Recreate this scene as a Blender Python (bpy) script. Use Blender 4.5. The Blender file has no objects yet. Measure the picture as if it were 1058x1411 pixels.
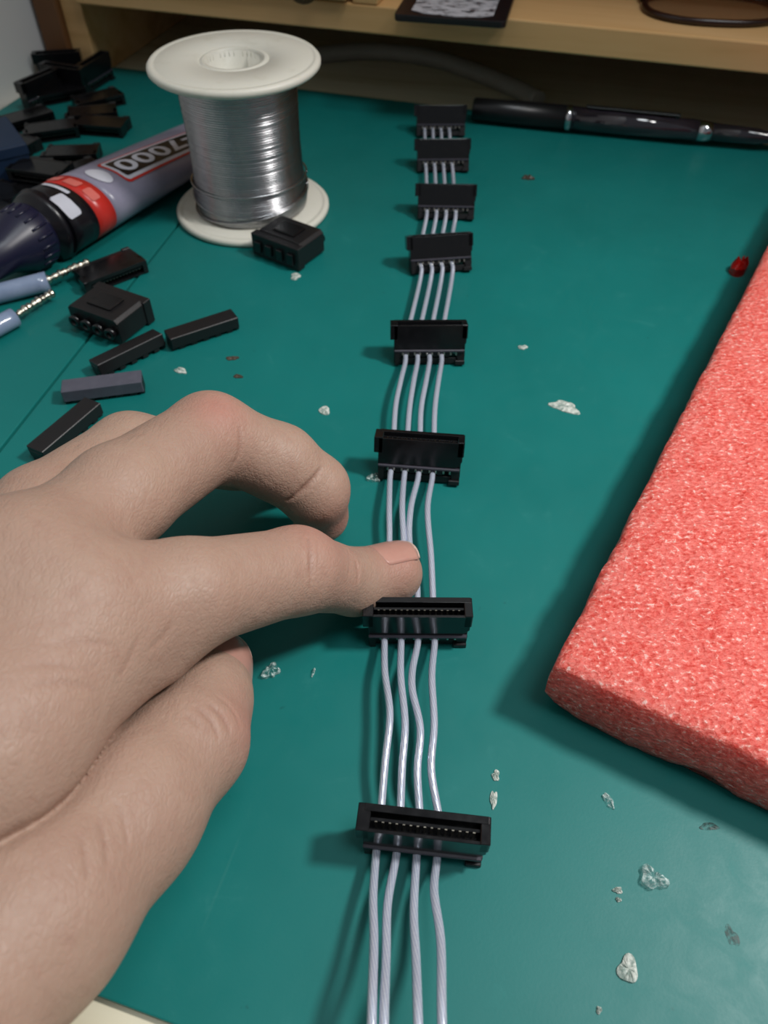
import bpy, bmesh, math, random
import numpy as np
from mathutils import Vector, Matrix, noise
from mathutils.bvhtree import BVHTree

# ------------------------------------------------------------------ camera, light, exposure
S = 0.01                                   # everything below is written in centimetres
PITCH, FPX, CAMH = math.radians(48.7), 1060.0, 15.4
scene = bpy.context.scene
col = scene.collection
cam_d = bpy.data.cameras.new('camera')
cam = bpy.data.objects.new('camera', cam_d)
col.objects.link(cam)
cam.location = (0, 0, CAMH * S)
cam.rotation_euler = (math.pi / 2 - PITCH, 0, 0)
cam_d.sensor_fit = 'VERTICAL'
cam_d.sensor_height = 36.0
cam_d.lens = 36.0 * FPX / 1411.0
cam_d.clip_start = 0.005
cam_d.clip_end = 20
cam_d.dof.use_dof = True
cam_d.dof.focus_distance = 0.165
cam_d.dof.aperture_fstop = 24
scene.camera = cam

world = bpy.data.worlds.new('world')
scene.world = world
world.use_nodes = True
bgn = world.node_tree.nodes['Background']
bgn.inputs[0].default_value = (0.86, 0.93, 1.0, 1)
bgn.inputs[1].default_value = 0.15

lamp_d = bpy.data.lights.new('desk_lamp_light', 'SPOT')      # shaded desk lamp to the right of the sitter
lamp_d.shadow_soft_size = 0.04
lamp_d.spot_size = math.radians(70)
lamp_d.spot_blend = 1.0
lamp_d.energy = 11.8
lamp_d.color = (1.0, 0.975, 0.95)
lamp = bpy.data.objects.new('desk_lamp_light', lamp_d)
col.objects.link(lamp)
lamp.location = (0.34, 0.12, 0.48)
lamp.rotation_euler = (Vector((0.04, 0.08, 0)) - lamp.location).to_track_quat('-Z', 'Y').to_euler()

ceil_d = bpy.data.lights.new('ceiling_light', 'AREA')
ceil_d.shape = 'DISK'
ceil_d.size = 0.45
ceil_d.energy = 5.6
ceil_d.color = (0.92, 0.97, 1.0)
ceil_l = bpy.data.objects.new('ceiling_light', ceil_d)
col.objects.link(ceil_l)
ceil_l.location = (0.35, -0.10, 1.45)
ceil_l.rotation_euler = (Vector((0, 0.15, 0)) - ceil_l.location).to_track_quat('-Z', 'Y').to_euler()

scene.view_settings.view_transform = 'Standard'
scene.view_settings.look = 'None'
scene.view_settings.gamma = 1
scene.view_settings.use_curve_mapping = False
scene.view_settings.exposure = 0.0

# ------------------------------------------------------------------ helpers
CF = Vector((0, math.cos(PITCH), -math.sin(PITCH)))
CU = Vector((0, math.sin(PITCH), math.cos(PITCH)))
CR = Vector((1, 0, 0))
CO = Vector((0, 0, CAMH))


def ray(px, py):
    return CF + CR * ((px - 529) / FPX) + CU * ((705.5 - py) / FPX)


def at(px, py, z=0.0):
    """point of the place (cm) at height z that is seen at a photo pixel"""
    d = ray(px, py)
    return CO + d * ((z - CAMH) / d.z)


YAW = math.radians(-16.7)
E1 = Vector((math.cos(YAW), math.sin(YAW), 0))
E2 = Vector((-math.sin(YAW), math.cos(YAW), 0))


def uv2(u, v, z=0.0):
    """desk frame: u along the back edge, v away from the sitter"""
    return E1 * u + E2 * v + Vector((0, 0, z))


def tag(o, label=None, cat=None, group=None, kind=None):
    if label: o['label'] = label
    if cat: o['category'] = cat
    if group: o['group'] = group
    if kind: o['kind'] = kind
    return o


def empty(name, loc, rz=0.0, rot=None):
    o = bpy.data.objects.new(name, None)
    o.empty_display_size = 0.01
    col.objects.link(o)
    o.location = Vector(loc) * S
    o.rotation_euler = rot if rot else (0, 0, rz)
    return o


def link(name, me, mat=None, parent=None):
    o = bpy.data.objects.new(name, me)
    col.objects.link(o)
    if mat: me.materials.append(mat)
    if parent: o.parent = parent
    return o


class MB:
    """collects shapes (cm) and builds them as one mesh object"""
    def __init__(self):
        self.bm = bmesh.new()

    def box(self, x0, x1, y0, y1, z0, z1, bevel=0.0, seg=1):
        r = bmesh.ops.create_cube(self.bm, size=1.0)
        vs = r['verts']
        for v in vs:
            v.co = Vector(((x0 + x1) / 2 + v.co.x * (x1 - x0), (y0 + y1) / 2 + v.co.y * (y1 - y0),
                           (z0 + z1) / 2 + v.co.z * (z1 - z0)))
        if bevel > 0:
            es = list({e for v in vs for e in v.link_edges})
            bmesh.ops.bevel(self.bm, geom=es, offset=bevel, segments=seg, affect='EDGES', profile=0.5)
        return self

    def prism(self, pts, y0, y1, bevel=0.0, axis='y'):
        """outline pts in (x,z), extruded along y (or (x,y) along z)"""
        bm = self.bm
        if axis == 'y':
            a = [bm.verts.new((x, y0, z)) for x, z in pts]
            b = [bm.verts.new((x, y1, z)) for x, z in pts]
        else:
            a = [bm.verts.new((x, z, y0)) for x, z in pts]
            b = [bm.verts.new((x, z, y1)) for x, z in pts]
        n = len(pts)
        fs = [bm.faces.new(a), bm.faces.new(b[::-1])]
        for i in range(n):
            fs.append(bm.faces.new((a[i], b[i], b[(i + 1) % n], a[(i + 1) % n])))
        bmesh.ops.recalc_face_normals(bm, faces=fs)
        if bevel > 0:
            es = list({e for f in fs for e in f.edges})
            bmesh.ops.bevel(bm, geom=es, offset=bevel, segments=2, affect='EDGES', profile=0.5)
        return self

    def tube(self, pts, r, n=10, cap=True, uv=False):
        bm = self.bm
        pts = [Vector(p) for p in pts]
        m = len(pts)
        rs = r if isinstance(r, (list, tuple)) else [r] * m
        T = []
        for i in range(m):
            t = pts[min(i + 1, m - 1)] - pts[max(i - 1, 0)]
            T.append(t.normalized())
        ref = Vector((0, 0, 1)) if abs(T[0].z) < 0.9 else Vector((1, 0, 0))
        s = T[0].cross(ref).normalized()
        rings = []
        for i in range(m):
            s = (s - T[i] * s.dot(T[i])).normalized()
            q = T[i].cross(s)
            rings.append([bm.verts.new(pts[i] + (s * math.cos(2 * math.pi * k / n) + q * math.sin(2 * math.pi * k / n)) * rs[i]) for k in range(n)])
        ul = bm.loops.layers.uv.verify() if uv else None
        L = 0.0
        for i in range(m - 1):
            dl = (pts[i + 1] - pts[i]).length
            for k in range(n):
                f = bm.faces.new((rings[i][k], rings[i][(k + 1) % n], rings[i + 1][(k + 1) % n], rings[i + 1][k]))
                f.smooth = True
                if ul:
                    for l, (a, b) in zip(f.loops, ((k, L), (k + 1, L), (k + 1, L + dl), (k, L + dl))):
                        l[ul].uv = (a / n, b)
            L += dl
        if cap:
            bm.faces.new(rings[0][::-1])
            bm.faces.new(rings[-1])
        return self

    def lathe(self, prof, n=48, close=True):
        """prof: (r,z) outline turned around z"""
        bm = self.bm
        rings = []
        for r, z in prof:
            rings.append([bm.verts.new((r * math.cos(2 * math.pi * k / n), r * math.sin(2 * math.pi * k / n), z)) for k in range(n)])
        m = len(prof)
        for i in range(m if close else m - 1):
            a, b = rings[i], rings[(i + 1) % m]
            for k in range(n):
                f = bm.faces.new((a[k], a[(k + 1) % n], b[(k + 1) % n], b[k]))
                f.smooth = True
        return self

    def xform(self, M):
        bmesh.ops.transform(self.bm, matrix=M, verts=self.bm.verts)
        return self

    def build(self, name, mat=None, parent=None, smooth=None, recalc=True):
        if recalc:
            bmesh.ops.recalc_face_normals(self.bm, faces=self.bm.faces)
        for v in self.bm.verts: v.co = v.co * S
        me = bpy.data.meshes.new(name)
        self.bm.to_mesh(me)
        self.bm.free()
        if smooth is not None:
            for p in me.polygons: p.use_smooth = smooth
        return link(name, me, mat, parent)


def copy_tree(o, parent=None):
    c = o.copy()
    col.objects.link(c)
    c.parent = parent
    for ch in list(o.children):
        copy_tree(ch, c)
    return c


def spline(P, step=0.12):
    """Catmull-Rom through the points"""
    P = [Vector(p) for p in P]
    out = []
    Q = [P[0] * 2 - P[1]] + P + [P[-1] * 2 - P[-2]]
    for i in range(1, len(Q) - 2):
        a, b, c, d = Q[i - 1], Q[i], Q[i + 1], Q[i + 2]
        t0 = 0.0
        t1 = t0 + max((b - a).length, 1e-4) ** 0.5
        t2 = t1 + max((c - b).length, 1e-4) ** 0.5
        t3 = t2 + max((d - c).length, 1e-4) ** 0.5
        n = max(2, int((c - b).length / step))
        for k in range(n):
            t = t1 + (t2 - t1) * k / n
            A1 = a * ((t1 - t) / (t1 - t0)) + b * ((t - t0) / (t1 - t0))
            A2 = b * ((t2 - t) / (t2 - t1)) + c * ((t - t1) / (t2 - t1))
            A3 = c * ((t3 - t) / (t3 - t2)) + d * ((t - t2) / (t3 - t2))
            B1 = A1 * ((t2 - t) / (t2 - t0)) + A2 * ((t - t0) / (t2 - t0))
            B2 = A2 * ((t3 - t) / (t3 - t1)) + A3 * ((t - t1) / (t3 - t1))
            out.append(B1 * ((t2 - t) / (t2 - t1)) + B2 * ((t - t1) / (t2 - t1)))
    out.append(P[-1])
    return out


# ------------------------------------------------------------------ materials
def srgb(r, g, b):
    def f(c):
        c /= 255.0
        return c / 12.92 if c <= 0.04045 else ((c + 0.055) / 1.055) ** 2.4
    return (f(r), f(g), f(b), 1)


class Mat:
    def __init__(self, name, color=(0.5, 0.5, 0.5, 1), rough=0.5, metal=0.0, **kw):
        self.m = bpy.data.materials.new(name)
        self.m.use_nodes = True
        self.t = self.m.node_tree
        self.p = self.t.nodes['Principled BSDF']
        self.p.inputs['Base Color'].default_value = color
        self.p.inputs['Roughness'].default_value = rough
        self.p.inputs['Metallic'].default_value = metal
        for k, v in kw.items():
            self.p.inputs[k.replace('_', ' ')].default_value = v
        self.co = None

    def n(self, typ, **kw):
        nd = self.t.nodes.new(typ)
        for k, v in kw.items():
            setattr(nd, k, v)
        return nd

    def l(self, a, b):
        self.t.links.new(a, b)

    def coord(self, kind='Object', scale=(1, 1, 1), rot=(0, 0, 0)):
        tc = self.n('ShaderNodeTexCoord')
        mp = self.n('ShaderNodeMapping')
        mp.inputs['Scale'].default_value = scale
        mp.inputs['Rotation'].default_value = rot
        self.l(tc.outputs[kind], mp.inputs['Vector'])
        return mp.outputs['Vector']

    def noise(self, size_cm, detail=3, rough=0.5, vec=None, dist=0.0):
        nd = self.n('ShaderNodeTexNoise')
        nd.inputs['Scale'].default_value = 100.0 / size_cm
        nd.inputs['Detail'].default_value = detail
        nd.inputs['Roughness'].default_value = rough
        nd.inputs['Distortion'].default_value = dist
        self.l(vec if vec else self.coord(), nd.inputs['Vector'])
        return nd.outputs['Fac']

    def voro(self, size_cm, feature='F1', vec=None):
        nd = self.n('ShaderNodeTexVoronoi')
        nd.feature = feature
        nd.inputs['Scale'].default_value = 100.0 / size_cm
        self.l(vec if vec else self.coord(), nd.inputs['Vector'])
        return nd.outputs['Distance']

    def ramp(self, fac, stops):
        r = self.n('ShaderNodeValToRGB')
        els = r.color_ramp.elements
        while len(els) < len(stops): els.new(0.5)
        for e, (p, c) in zip(els, stops):
            e.position = p
            e.color = c if len(c) == 4 else (*c, 1)
        self.l(fac, r.inputs['Fac'])
        return r.outputs['Color']

    def g(self, fac, a, b, v0=0.0, v1=1.0):
        return self.ramp(fac, [(a, (v0, v0, v0)), (b, (v1, v1, v1))])

    def mix(self, fac, a, b, mode='MIX'):
        nd = self.n('ShaderNodeMix', data_type='RGBA', blend_type=mode)
        for sock, v in ((nd.inputs['Factor'], fac), (nd.inputs['A'], a), (nd.inputs['B'], b)):
            if hasattr(v, 'links'): self.l(v, sock)
            else: sock.default_value = v
        return nd.outputs['Result']

    def math(self, op, a, b=0.0):
        nd = self.n('ShaderNodeMath', operation=op)
        for sock, v in ((nd.inputs[0], a), (nd.inputs[1], b)):
            if hasattr(v, 'links'): self.l(v, sock)
            else: sock.default_value = v
        return nd.outputs[0]

    def base(self, sock): self.l(sock, self.p.inputs['Base Color'])
    def rough(self, sock): self.l(sock, self.p.inputs['Roughness'])

    def bump(self, h, strength=0.5, dist_cm=0.02, prev=None):
        b = self.n('ShaderNodeBump')
        b.inputs['Strength'].default_value = strength
        b.inputs['Distance'].default_value = dist_cm * S
        self.l(h, b.inputs['Height'])
        if prev: self.l(prev, b.inputs['Normal'])
        self.l(b.outputs['Normal'], self.p.inputs['Normal'])
        return b.outputs['Normal']


M = {}
# green rubber mat: worn sheen, smears, faint scratches
m = Mat('green_mat', srgb(16, 106, 94), 0.36, 0.0, Specular_IOR_Level=0.30)
n1 = m.noise(7.0, 4, 0.6)
n2 = m.noise(0.9, 5, 0.7, dist=0.6)
c = m.mix(m.g(n1, 0.3, 0.7), srgb(12, 104, 100), srgb(18, 113, 109))
c = m.mix(m.g(n2, 0.60, 0.80, 0, 0.20), c, srgb(60, 138, 134))
spk = m.noise(0.35, 2, 0.5)
c = m.mix(m.g(spk, 0.74, 0.80, 0, 0.35), c, srgb(10, 60, 55))
scr = m.noise(0.5, 2, 0.5, vec=m.coord(scale=(1, 0.03, 1), rot=(0, 0, 0.9)))
c = m.mix(m.g(scr, 0.72, 0.78, 0, 0.12), c, srgb(120, 165, 155))
m.base(c)
m.rough(m.g(n2, 0.25, 0.75, 0.38, 0.52))
m.bump(m.noise(0.06, 2), 0.12, 0.01)
M['mat'] = m.m
# pale varnished desk wood
m = Mat('desk_wood', srgb(214, 206, 178), 0.45)
w = m.noise(1.6, 4, 0.6, vec=m.coord(scale=(0.06, 1, 1)))
m.base(m.ramp(w, [(0.35, srgb(226, 219, 194)), (0.55, srgb(214, 205, 176)), (0.66, srgb(186, 174, 136))]))
M['desk'] = m.m
# orange pine shelf
m = Mat('pine_wood', srgb(196, 140, 76), 0.42)
w = m.noise(2.2, 4, 0.6, vec=m.coord(scale=(0.07, 1, 1)), dist=0.4)
m.base(m.ramp(w, [(0.3, srgb(232, 192, 138)), (0.52, srgb(222, 178, 120)), (0.68, srgb(196, 150, 92))]))
M['pine'] = m.m
m = Mat('pine_dark_edge', srgb(120, 78, 42), 0.5)
w = m.noise(1.0, 3, 0.5, vec=m.coord(scale=(1, 1, 0.1)))
m.base(m.mix(w, srgb(96, 60, 34), srgb(128, 86, 48)))
M['pine_edge'] = m.m
m = Mat('wall_paint', srgb(240, 240, 238), 0.8)
m.bump(m.noise(0.4, 4), 0.2, 0.02)
M['wall'] = m.m
m = Mat('floor_tile', srgb(120, 116, 110), 0.5)
m.base(m.mix(m.noise(20, 4), srgb(110, 106, 100), srgb(134, 130, 122)))
M['floor'] = m.m
# black plastics
m = Mat('black_plastic', srgb(17, 17, 19), 0.20)
m.rough(m.g(m.noise(0.25, 3), 0.3, 0.7, 0.14, 0.26))
M['black'] = m.m
m = Mat('black_plastic_matte', srgb(21, 20, 22), 0.42)
m.bump(m.noise(0.05, 2), 0.3, 0.01)
M['black2'] = m.m
m = Mat('lit_grey_plastic', srgb(84, 84, 96), 0.45)  # lit top of a black clamp strip, put into a grey colour
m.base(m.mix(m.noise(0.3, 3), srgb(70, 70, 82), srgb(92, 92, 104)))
M['lit_grey'] = m.m
m = Mat('tinned_contact', srgb(190, 186, 175), 0.3, 1.0)
m.rough(m.g(m.noise(0.05, 2), 0.3, 0.7, 0.2, 0.5))
M['contact'] = m.m
m = Mat('dull_contact', srgb(120, 116, 104), 0.45, 1.0)
m.base(m.mix(m.noise(0.1, 2), srgb(60, 58, 54), srgb(150, 146, 134)))
M['dull_contact'] = m.m
m = Mat('ledge_highlight_plastic', srgb(52, 50, 58), 0.38)  # highlight along the connector ledge painted in, paler than the housing
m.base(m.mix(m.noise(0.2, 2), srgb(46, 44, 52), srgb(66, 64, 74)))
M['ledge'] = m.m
# clear insulation over silver strands
m = Mat('silver_wire', srgb(178, 180, 190), 0.22, 0.35, Coat_Weight=0.7, Coat_Roughness=0.12)
tc = m.n('ShaderNodeTexCoord')
sx = m.n('ShaderNodeSeparateXYZ')
m.l(tc.outputs['UV'], sx.inputs[0])
ph = m.math('ADD', m.math('MULTIPLY', sx.outputs['X'], 9.0), m.math('MULTIPLY', sx.outputs['Y'], 4.0))
st = m.math('ABSOLUTE', m.math('SINE', m.math('MULTIPLY', ph, math.pi)))
stn = m.math('ADD', m.math('MULTIPLY', st, 0.7), m.math('MULTIPLY', m.noise(0.04, 2), 0.5))
m.base(m.ramp(stn, [(0.1, srgb(162, 169, 190)), (0.6, srgb(184, 191, 210)), (1.0, srgb(206, 212, 224))]))
m.bump(st, 0.25, 0.008)
M['wire'] = m.m
m = Mat('pale_blue_insulation', srgb(124, 140, 168), 0.3, 0.0, Coat_Weight=0.5)
m.base(m.mix(m.noise(0.5, 3), srgb(112, 130, 160), srgb(150, 164, 190)))
M['blueins'] = m.m
m = Mat('tinned_strand', srgb(200, 194, 178), 0.25, 1.0)
m.bump(m.noise(0.08, 3), 0.8, 0.03)
m.base(m.mix(m.noise(0.1, 2), srgb(150, 142, 122), srgb(225, 222, 210)))
M['tinned'] = m.m
# spool
m = Mat('spool_plastic', srgb(218, 214, 198), 0.45, 0.0, Subsurface_Weight=0.1)
m.p.inputs['Subsurface Radius'].default_value = (0.003, 0.003, 0.002)
nn = m.noise(1.2, 4, 0.7)
m.base(m.mix(m.g(nn, 0.55, 0.8, 0, 0.5), srgb(220, 217, 204), srgb(186, 180, 156)))
M['spool'] = m.m
m = Mat('solder_metal', srgb(176, 176, 178), 0.26, 1.0)
m.base(m.mix(m.noise(0.3, 3), srgb(160, 160, 163), srgb(190, 190, 192)))
M['solder'] = m.m
# foam
m = Mat('red_foam', srgb(238, 100, 88), 0.40, 0.0, Subsurface_Weight=0.45)
m.p.inputs['Subsurface Radius'].default_value = (0.014, 0.004, 0.003)
m.p.inputs['Subsurface Scale'].default_value = 1.0
v1 = m.voro(0.11, vec=m.coord(scale=(0.7, 1.0, 1.0)))
v2 = m.noise(0.085, 4, 0.65, vec=m.coord(scale=(0.7, 1.0, 1.0)))
v3 = m.noise(0.6, 3, 0.6)
c = m.mix(m.g(v2, 0.40, 0.60), srgb(216, 66, 54), srgb(246, 128, 116))
c = m.mix(m.g(v3, 0.42, 0.72, 0, 0.4), c, srgb(250, 146, 136))
c = m.mix(m.g(v2, 0.58, 0.66, 0, 0.75), c, srgb(255, 214, 206))  # pale specks: small glints on the foam put into the colour
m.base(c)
nb = m.bump(v1, 1.0, 0.05)
m.bump(v2, 1.0, 0.07, nb)
m.rough(m.g(v2, 0.3, 0.7, 0.42, 0.16))
M['foam'] = m.m
# skin
m = Mat('skin', srgb(170, 138, 122), 0.55, 0.0, Subsurface_Weight=0.18, Specular_IOR_Level=0.38)
m.p.inputs['Subsurface Radius'].default_value = (0.0045, 0.0016, 0.0009)
m.p.inputs['Subsurface Scale'].default_value = 0.5
a1 = m.noise(1.8, 4, 0.6)
a2 = m.noise(0.28, 4, 0.65)
c = m.mix(m.g(a1, 0.3, 0.7), srgb(167, 139, 122), srgb(160, 130, 114))
c = m.mix(m.g(a2, 0.5, 0.75, 0, 0.35), c, srgb(150, 112, 97))
at_ = m.n('ShaderNodeAttribute', attribute_name='rosy')
c = m.mix(at_.outputs['Fac'], c, srgb(176, 114, 102))
at2 = m.n('ShaderNodeAttribute', attribute_name='crease_shade')
c = m.mix(at2.outputs['Fac'], c, srgb(134, 92, 78))  # shade inside the furrows painted as darker skin
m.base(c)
wv = m.voro(0.085, 'DISTANCE_TO_EDGE', vec=m.coord(scale=(1.0, 0.6, 1.0), rot=(0, 0, 0.5)))
nb = m.bump(m.g(wv, 0.0, 0.22), 0.28, 0.016)
ln = m.noise(0.13, 4, 0.65, vec=m.coord(scale=(1.0, 0.22, 0.5), rot=(0, 0, -0.25)))
nb = m.bump(ln, 0.38, 0.045, nb)
m.bump(m.noise(0.7, 3, 0.5), 0.35, 0.12, nb)
m.rough(m.g(a2, 0.3, 0.7, 0.48, 0.62))
M['skin'] = m.m
m = Mat('nail', srgb(206, 150, 138), 0.28, 0.0, Subsurface_Weight=0.15, Coat_Weight=0.3)
m.p.inputs['Subsurface Radius'].default_value = (0.003, 0.001, 0.001)
m.base(m.mix(m.noise(0.3, 2), srgb(190, 146, 132), srgb(178, 130, 117)))
M['nail'] = m.m
m = Mat('nail_white', srgb(222, 205, 194), 0.3)
m.base(m.mix(m.noise(0.1, 2), srgb(206, 182, 168), srgb(196, 168, 154)))
M['nail_tip'] = m.m
# glue tube printing
def flat(name, rgb, rough=0.3, var=0.08):
    k = Mat(name, srgb(*rgb), rough)
    d = tuple(max(0, int(x * (1 - var))) for x in rgb)
    k.base(k.mix(k.noise(0.6, 3), srgb(*rgb), srgb(*d)))
    return k.m
M['tube_grey'] = flat('tube_grey', (150, 146, 166), 0.28)
M['tube_edge'] = flat('tube_edge', (196, 196, 206), 0.3)
M['tube_red'] = flat('tube_red', (214, 52, 44), 0.3)
M['tube_pale_red'] = flat('tube_pale_red', (232, 120, 110), 0.3)
M['tube_black'] = flat('tube_black', (20, 18, 24), 0.3)
M['tube_white'] = flat('tube_white', (214, 214, 224), 0.35)
M['cap_navy'] = flat('cap_navy', (26, 26, 52), 0.35)
M['navy_box'] = flat('navy_box', (20, 44, 72), 0.5)
M['packet_black'] = flat('packet_black', (26, 22, 24), 0.35)
m = Mat('packet_print', srgb(200, 200, 204), 0.4)
pn = m.noise(0.35, 3, 0.6, vec=m.coord(scale=(0.6, 1.4, 1)))
m.base(m.ramp(pn, [(0.40, srgb(60, 58, 62)), (0.47, srgb(190, 190, 196)), (0.7, srgb(214, 214, 220))]))
M['packet_print'] = m.m
M['pen_black'] = flat('pen_black', (18, 18, 20), 0.35)
m = Mat('pen_smoke_barrel', srgb(30, 28, 34), 0.08, 0.0, Coat_Weight=1.0)
m.base(m.mix(m.noise(0.8, 3), srgb(22, 20, 26), srgb(58, 50, 58)))
M['pen_barrel'] = m.m
m = Mat('chrome', srgb(210, 210, 214), 0.14, 1.0)
m.rough(m.g(m.noise(0.2, 2), 0.3, 0.7, 0.08, 0.2))
M['chrome'] = m.m
M['hose'] = flat('grey_cable_jacket', (150, 146, 136), 0.5)
M['dark_rim'] = flat('dark_brown_rim', (44, 24, 18), 0.25)
m = Mat('tinted_lens', srgb(120, 76, 50), 0.05, 0.0, Alpha=0.30)
m.base(m.mix(m.noise(2.0, 2), srgb(120, 76, 50), srgb(100, 60, 40)))
M['lens'] = m.m
m = Mat('dried_glue', srgb(176, 186, 178), 0.5)
m.base(m.mix(m.g(m.noise(0.12, 3), 0.35, 0.65), srgb(120, 140, 132), srgb(204, 208, 200)))
m.bump(m.noise(0.08, 3), 0.7, 0.03)
M['flake'] = m.m
m = Mat('clear_scrap', srgb(222, 236, 232), 0.10, 0.0, Coat_Weight=1.0, Coat_Roughness=0.05)
m.l(m.g(m.noise(0.10, 3), 0.40, 0.66, 0.05, 0.75), m.p.inputs['Alpha'])
m.bump(m.noise(0.12, 3), 0.8, 0.05)
M['clear'] = m.m
m = Mat('dark_smudge', srgb(20, 48, 44), 0.5)
m.base(m.mix(m.noise(0.1, 3), srgb(16, 40, 38), srgb(36, 70, 64)))
m.l(m.g(m.noise(0.08, 3), 0.35, 0.65, 0.0, 0.75), m.p.inputs['Alpha'])
M['smudge'] = m.m
m = Mat('brown_resin', srgb(70, 56, 44), 0.4)
m.base(m.mix(m.noise(0.1, 3), srgb(90, 76, 60), srgb(40, 34, 28)))
M['resin'] = m.m
m = Mat('red_clear_plastic', srgb(196, 30, 24), 0.1, 0.0, Transmission_Weight=0.4)
m.base(m.mix(m.noise(0.2, 2), srgb(200, 36, 30), srgb(150, 16, 14)))
M['redplastic'] = m.m

# ------------------------------------------------------------------ setting
MT = 0.2      # mat thickness; its top is z = 0, the desk top is z = -MT
ZD = -MT


def desk_root(name, rot=True):
    return empty(name, (0, 0, 0), YAW if rot else 0)


floor_o = MB().box(-140, 160, -120, 120, -76.2, -75).build('floor', M['floor'])
floor_o.rotation_euler.z = YAW
tag(floor_o, kind='structure')
wl = MB().box(-42, -30.2, -70, 61.5, -75, 150).build('wall_left', M['wall'])
wl.rotation_euler.z = YAW
tag(wl, kind='structure')
wb = MB().box(-42, 110, 61.5, 73, -75, 150).build('wall_back', M['wall'])
wb.rotation_euler.z = YAW
tag(wb, kind='structure')

desk = desk_root('desk')
tag(desk, 'pale cream wooden desk under the green work mat', 'desk')
MB().box(-30.1, 70, -9, 61.3, -2.7, ZD, 0.15, 2).build('desk_top', M['desk'], desk)
for (x, y) in ((-27, -5), (66, -5), (-27, 57), (66, 57)):
    MB().box(x - 2, x + 2, y - 2, y + 2, -75, -2.7, 0.2).build('leg', M['desk'], desk)

# two green mats that meet in a thin open joint left of the spool
def desk_uv(p):
    return (p.dot(E1), p.dot(E2))
g1 = desk_uv(at(0, 620)); g2 = desk_uv(at(245, 310))
slope = (g2[0] - g1[0]) / (g2[1] - g1[1])
def gap_u(v): return g1[0] + slope * (v - g1[1])
V0, V1 = 0.96, 39.5
mat_r = desk_root('work_mat')
MB().prism([(gap_u(V0) + 0.05, V0), (43.6, V0), (43.6, V1), (gap_u(V1) + 0.05, V1)], ZD, 0, 0.03, axis='z').build('mat_sheet', M['mat'], mat_r)
tag(mat_r, 'large scuffed green rubber mat under the cable and the red foam', 'mat')
mat_l = desk_root('work_mat')
MB().prism([(-29.6, V0), (gap_u(V0) - 0.05, V0), (gap_u(V1) - 0.05, V1), (-27.2, V1), (-27.2, 37.8), (-29.6, 37.8)], ZD, 0, 0.03, axis='z').build('mat_sheet', M['mat'], mat_l)
tag(mat_l, 'narrow green mat strip beyond the joint, under the pile of loose black connectors', 'mat')

# ------------------------------------------------------------------ pine shelf on the desk
FV = 38.0                                   # front of the shelf (desk frame)
SZ = 3.33                                   # underside of the bottom board
shelf = desk_root('desktop_shelf')
tag(shelf, 'orange pine desktop shelf standing along the back of the desk', 'shelf')
MB().box(-30.0, -28.6, FV, 59.5, ZD, 34, 0.08).build('side_panel', M['pine_edge'], shelf)
MB().box(-28.6, -27.4, FV + 0.35, 59.5, ZD, 34, 0.05).build('inner_panel', M['pine'], shelf)
MB().box(44, 45.4, FV, 59.5, ZD, 34, 0.08).build('side_panel', M['pine'], shelf)
MB().box(-27.4, 44, FV, 59.5, SZ, SZ + 1.15, 0.08, 2).build('bottom_board', M['pine'], shelf)
MB().box(-30.0, 45.4, FV, 59.5, 34, 35.3, 0.08).build('top_board', M['pine'], shelf)
MB().box(-30.0, 45.4, 59.5, 60.3, ZD, 35, 0.02).build('back_panel', M['pine_edge'], shelf)
MB().box(-12.9, -11.7, FV, 59.5, SZ + 1.15, 34, 0.06).build('divider', M['pine'], shelf)
MB().box(-11.7, 44, FV + 0.2, 59.5, 20, 21.2, 0.06).build('middle_board', M['pine'], shelf)
dr = MB().box(-27.2, -13.1, FV - 0.25, FV + 1.0, SZ + 1.25, 11.5, 0.1, 2).build('drawer_front', M['pine'], shelf)
kn = MB().lathe([(0.0001, 0), (0.45, 0), (0.4, 0.6), (0.8, 1.1), (0.85, 1.5), (0.5, 1.8), (0.0001, 1.85)], 24, close=False)
kn.xform(Matrix.Translation((-14.6, FV - 0.2, 5.6)) @ Matrix.Rotation(math.pi / 2, 4, 'X'))
kn.build('knob', M['pine_edge'], dr)

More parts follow.
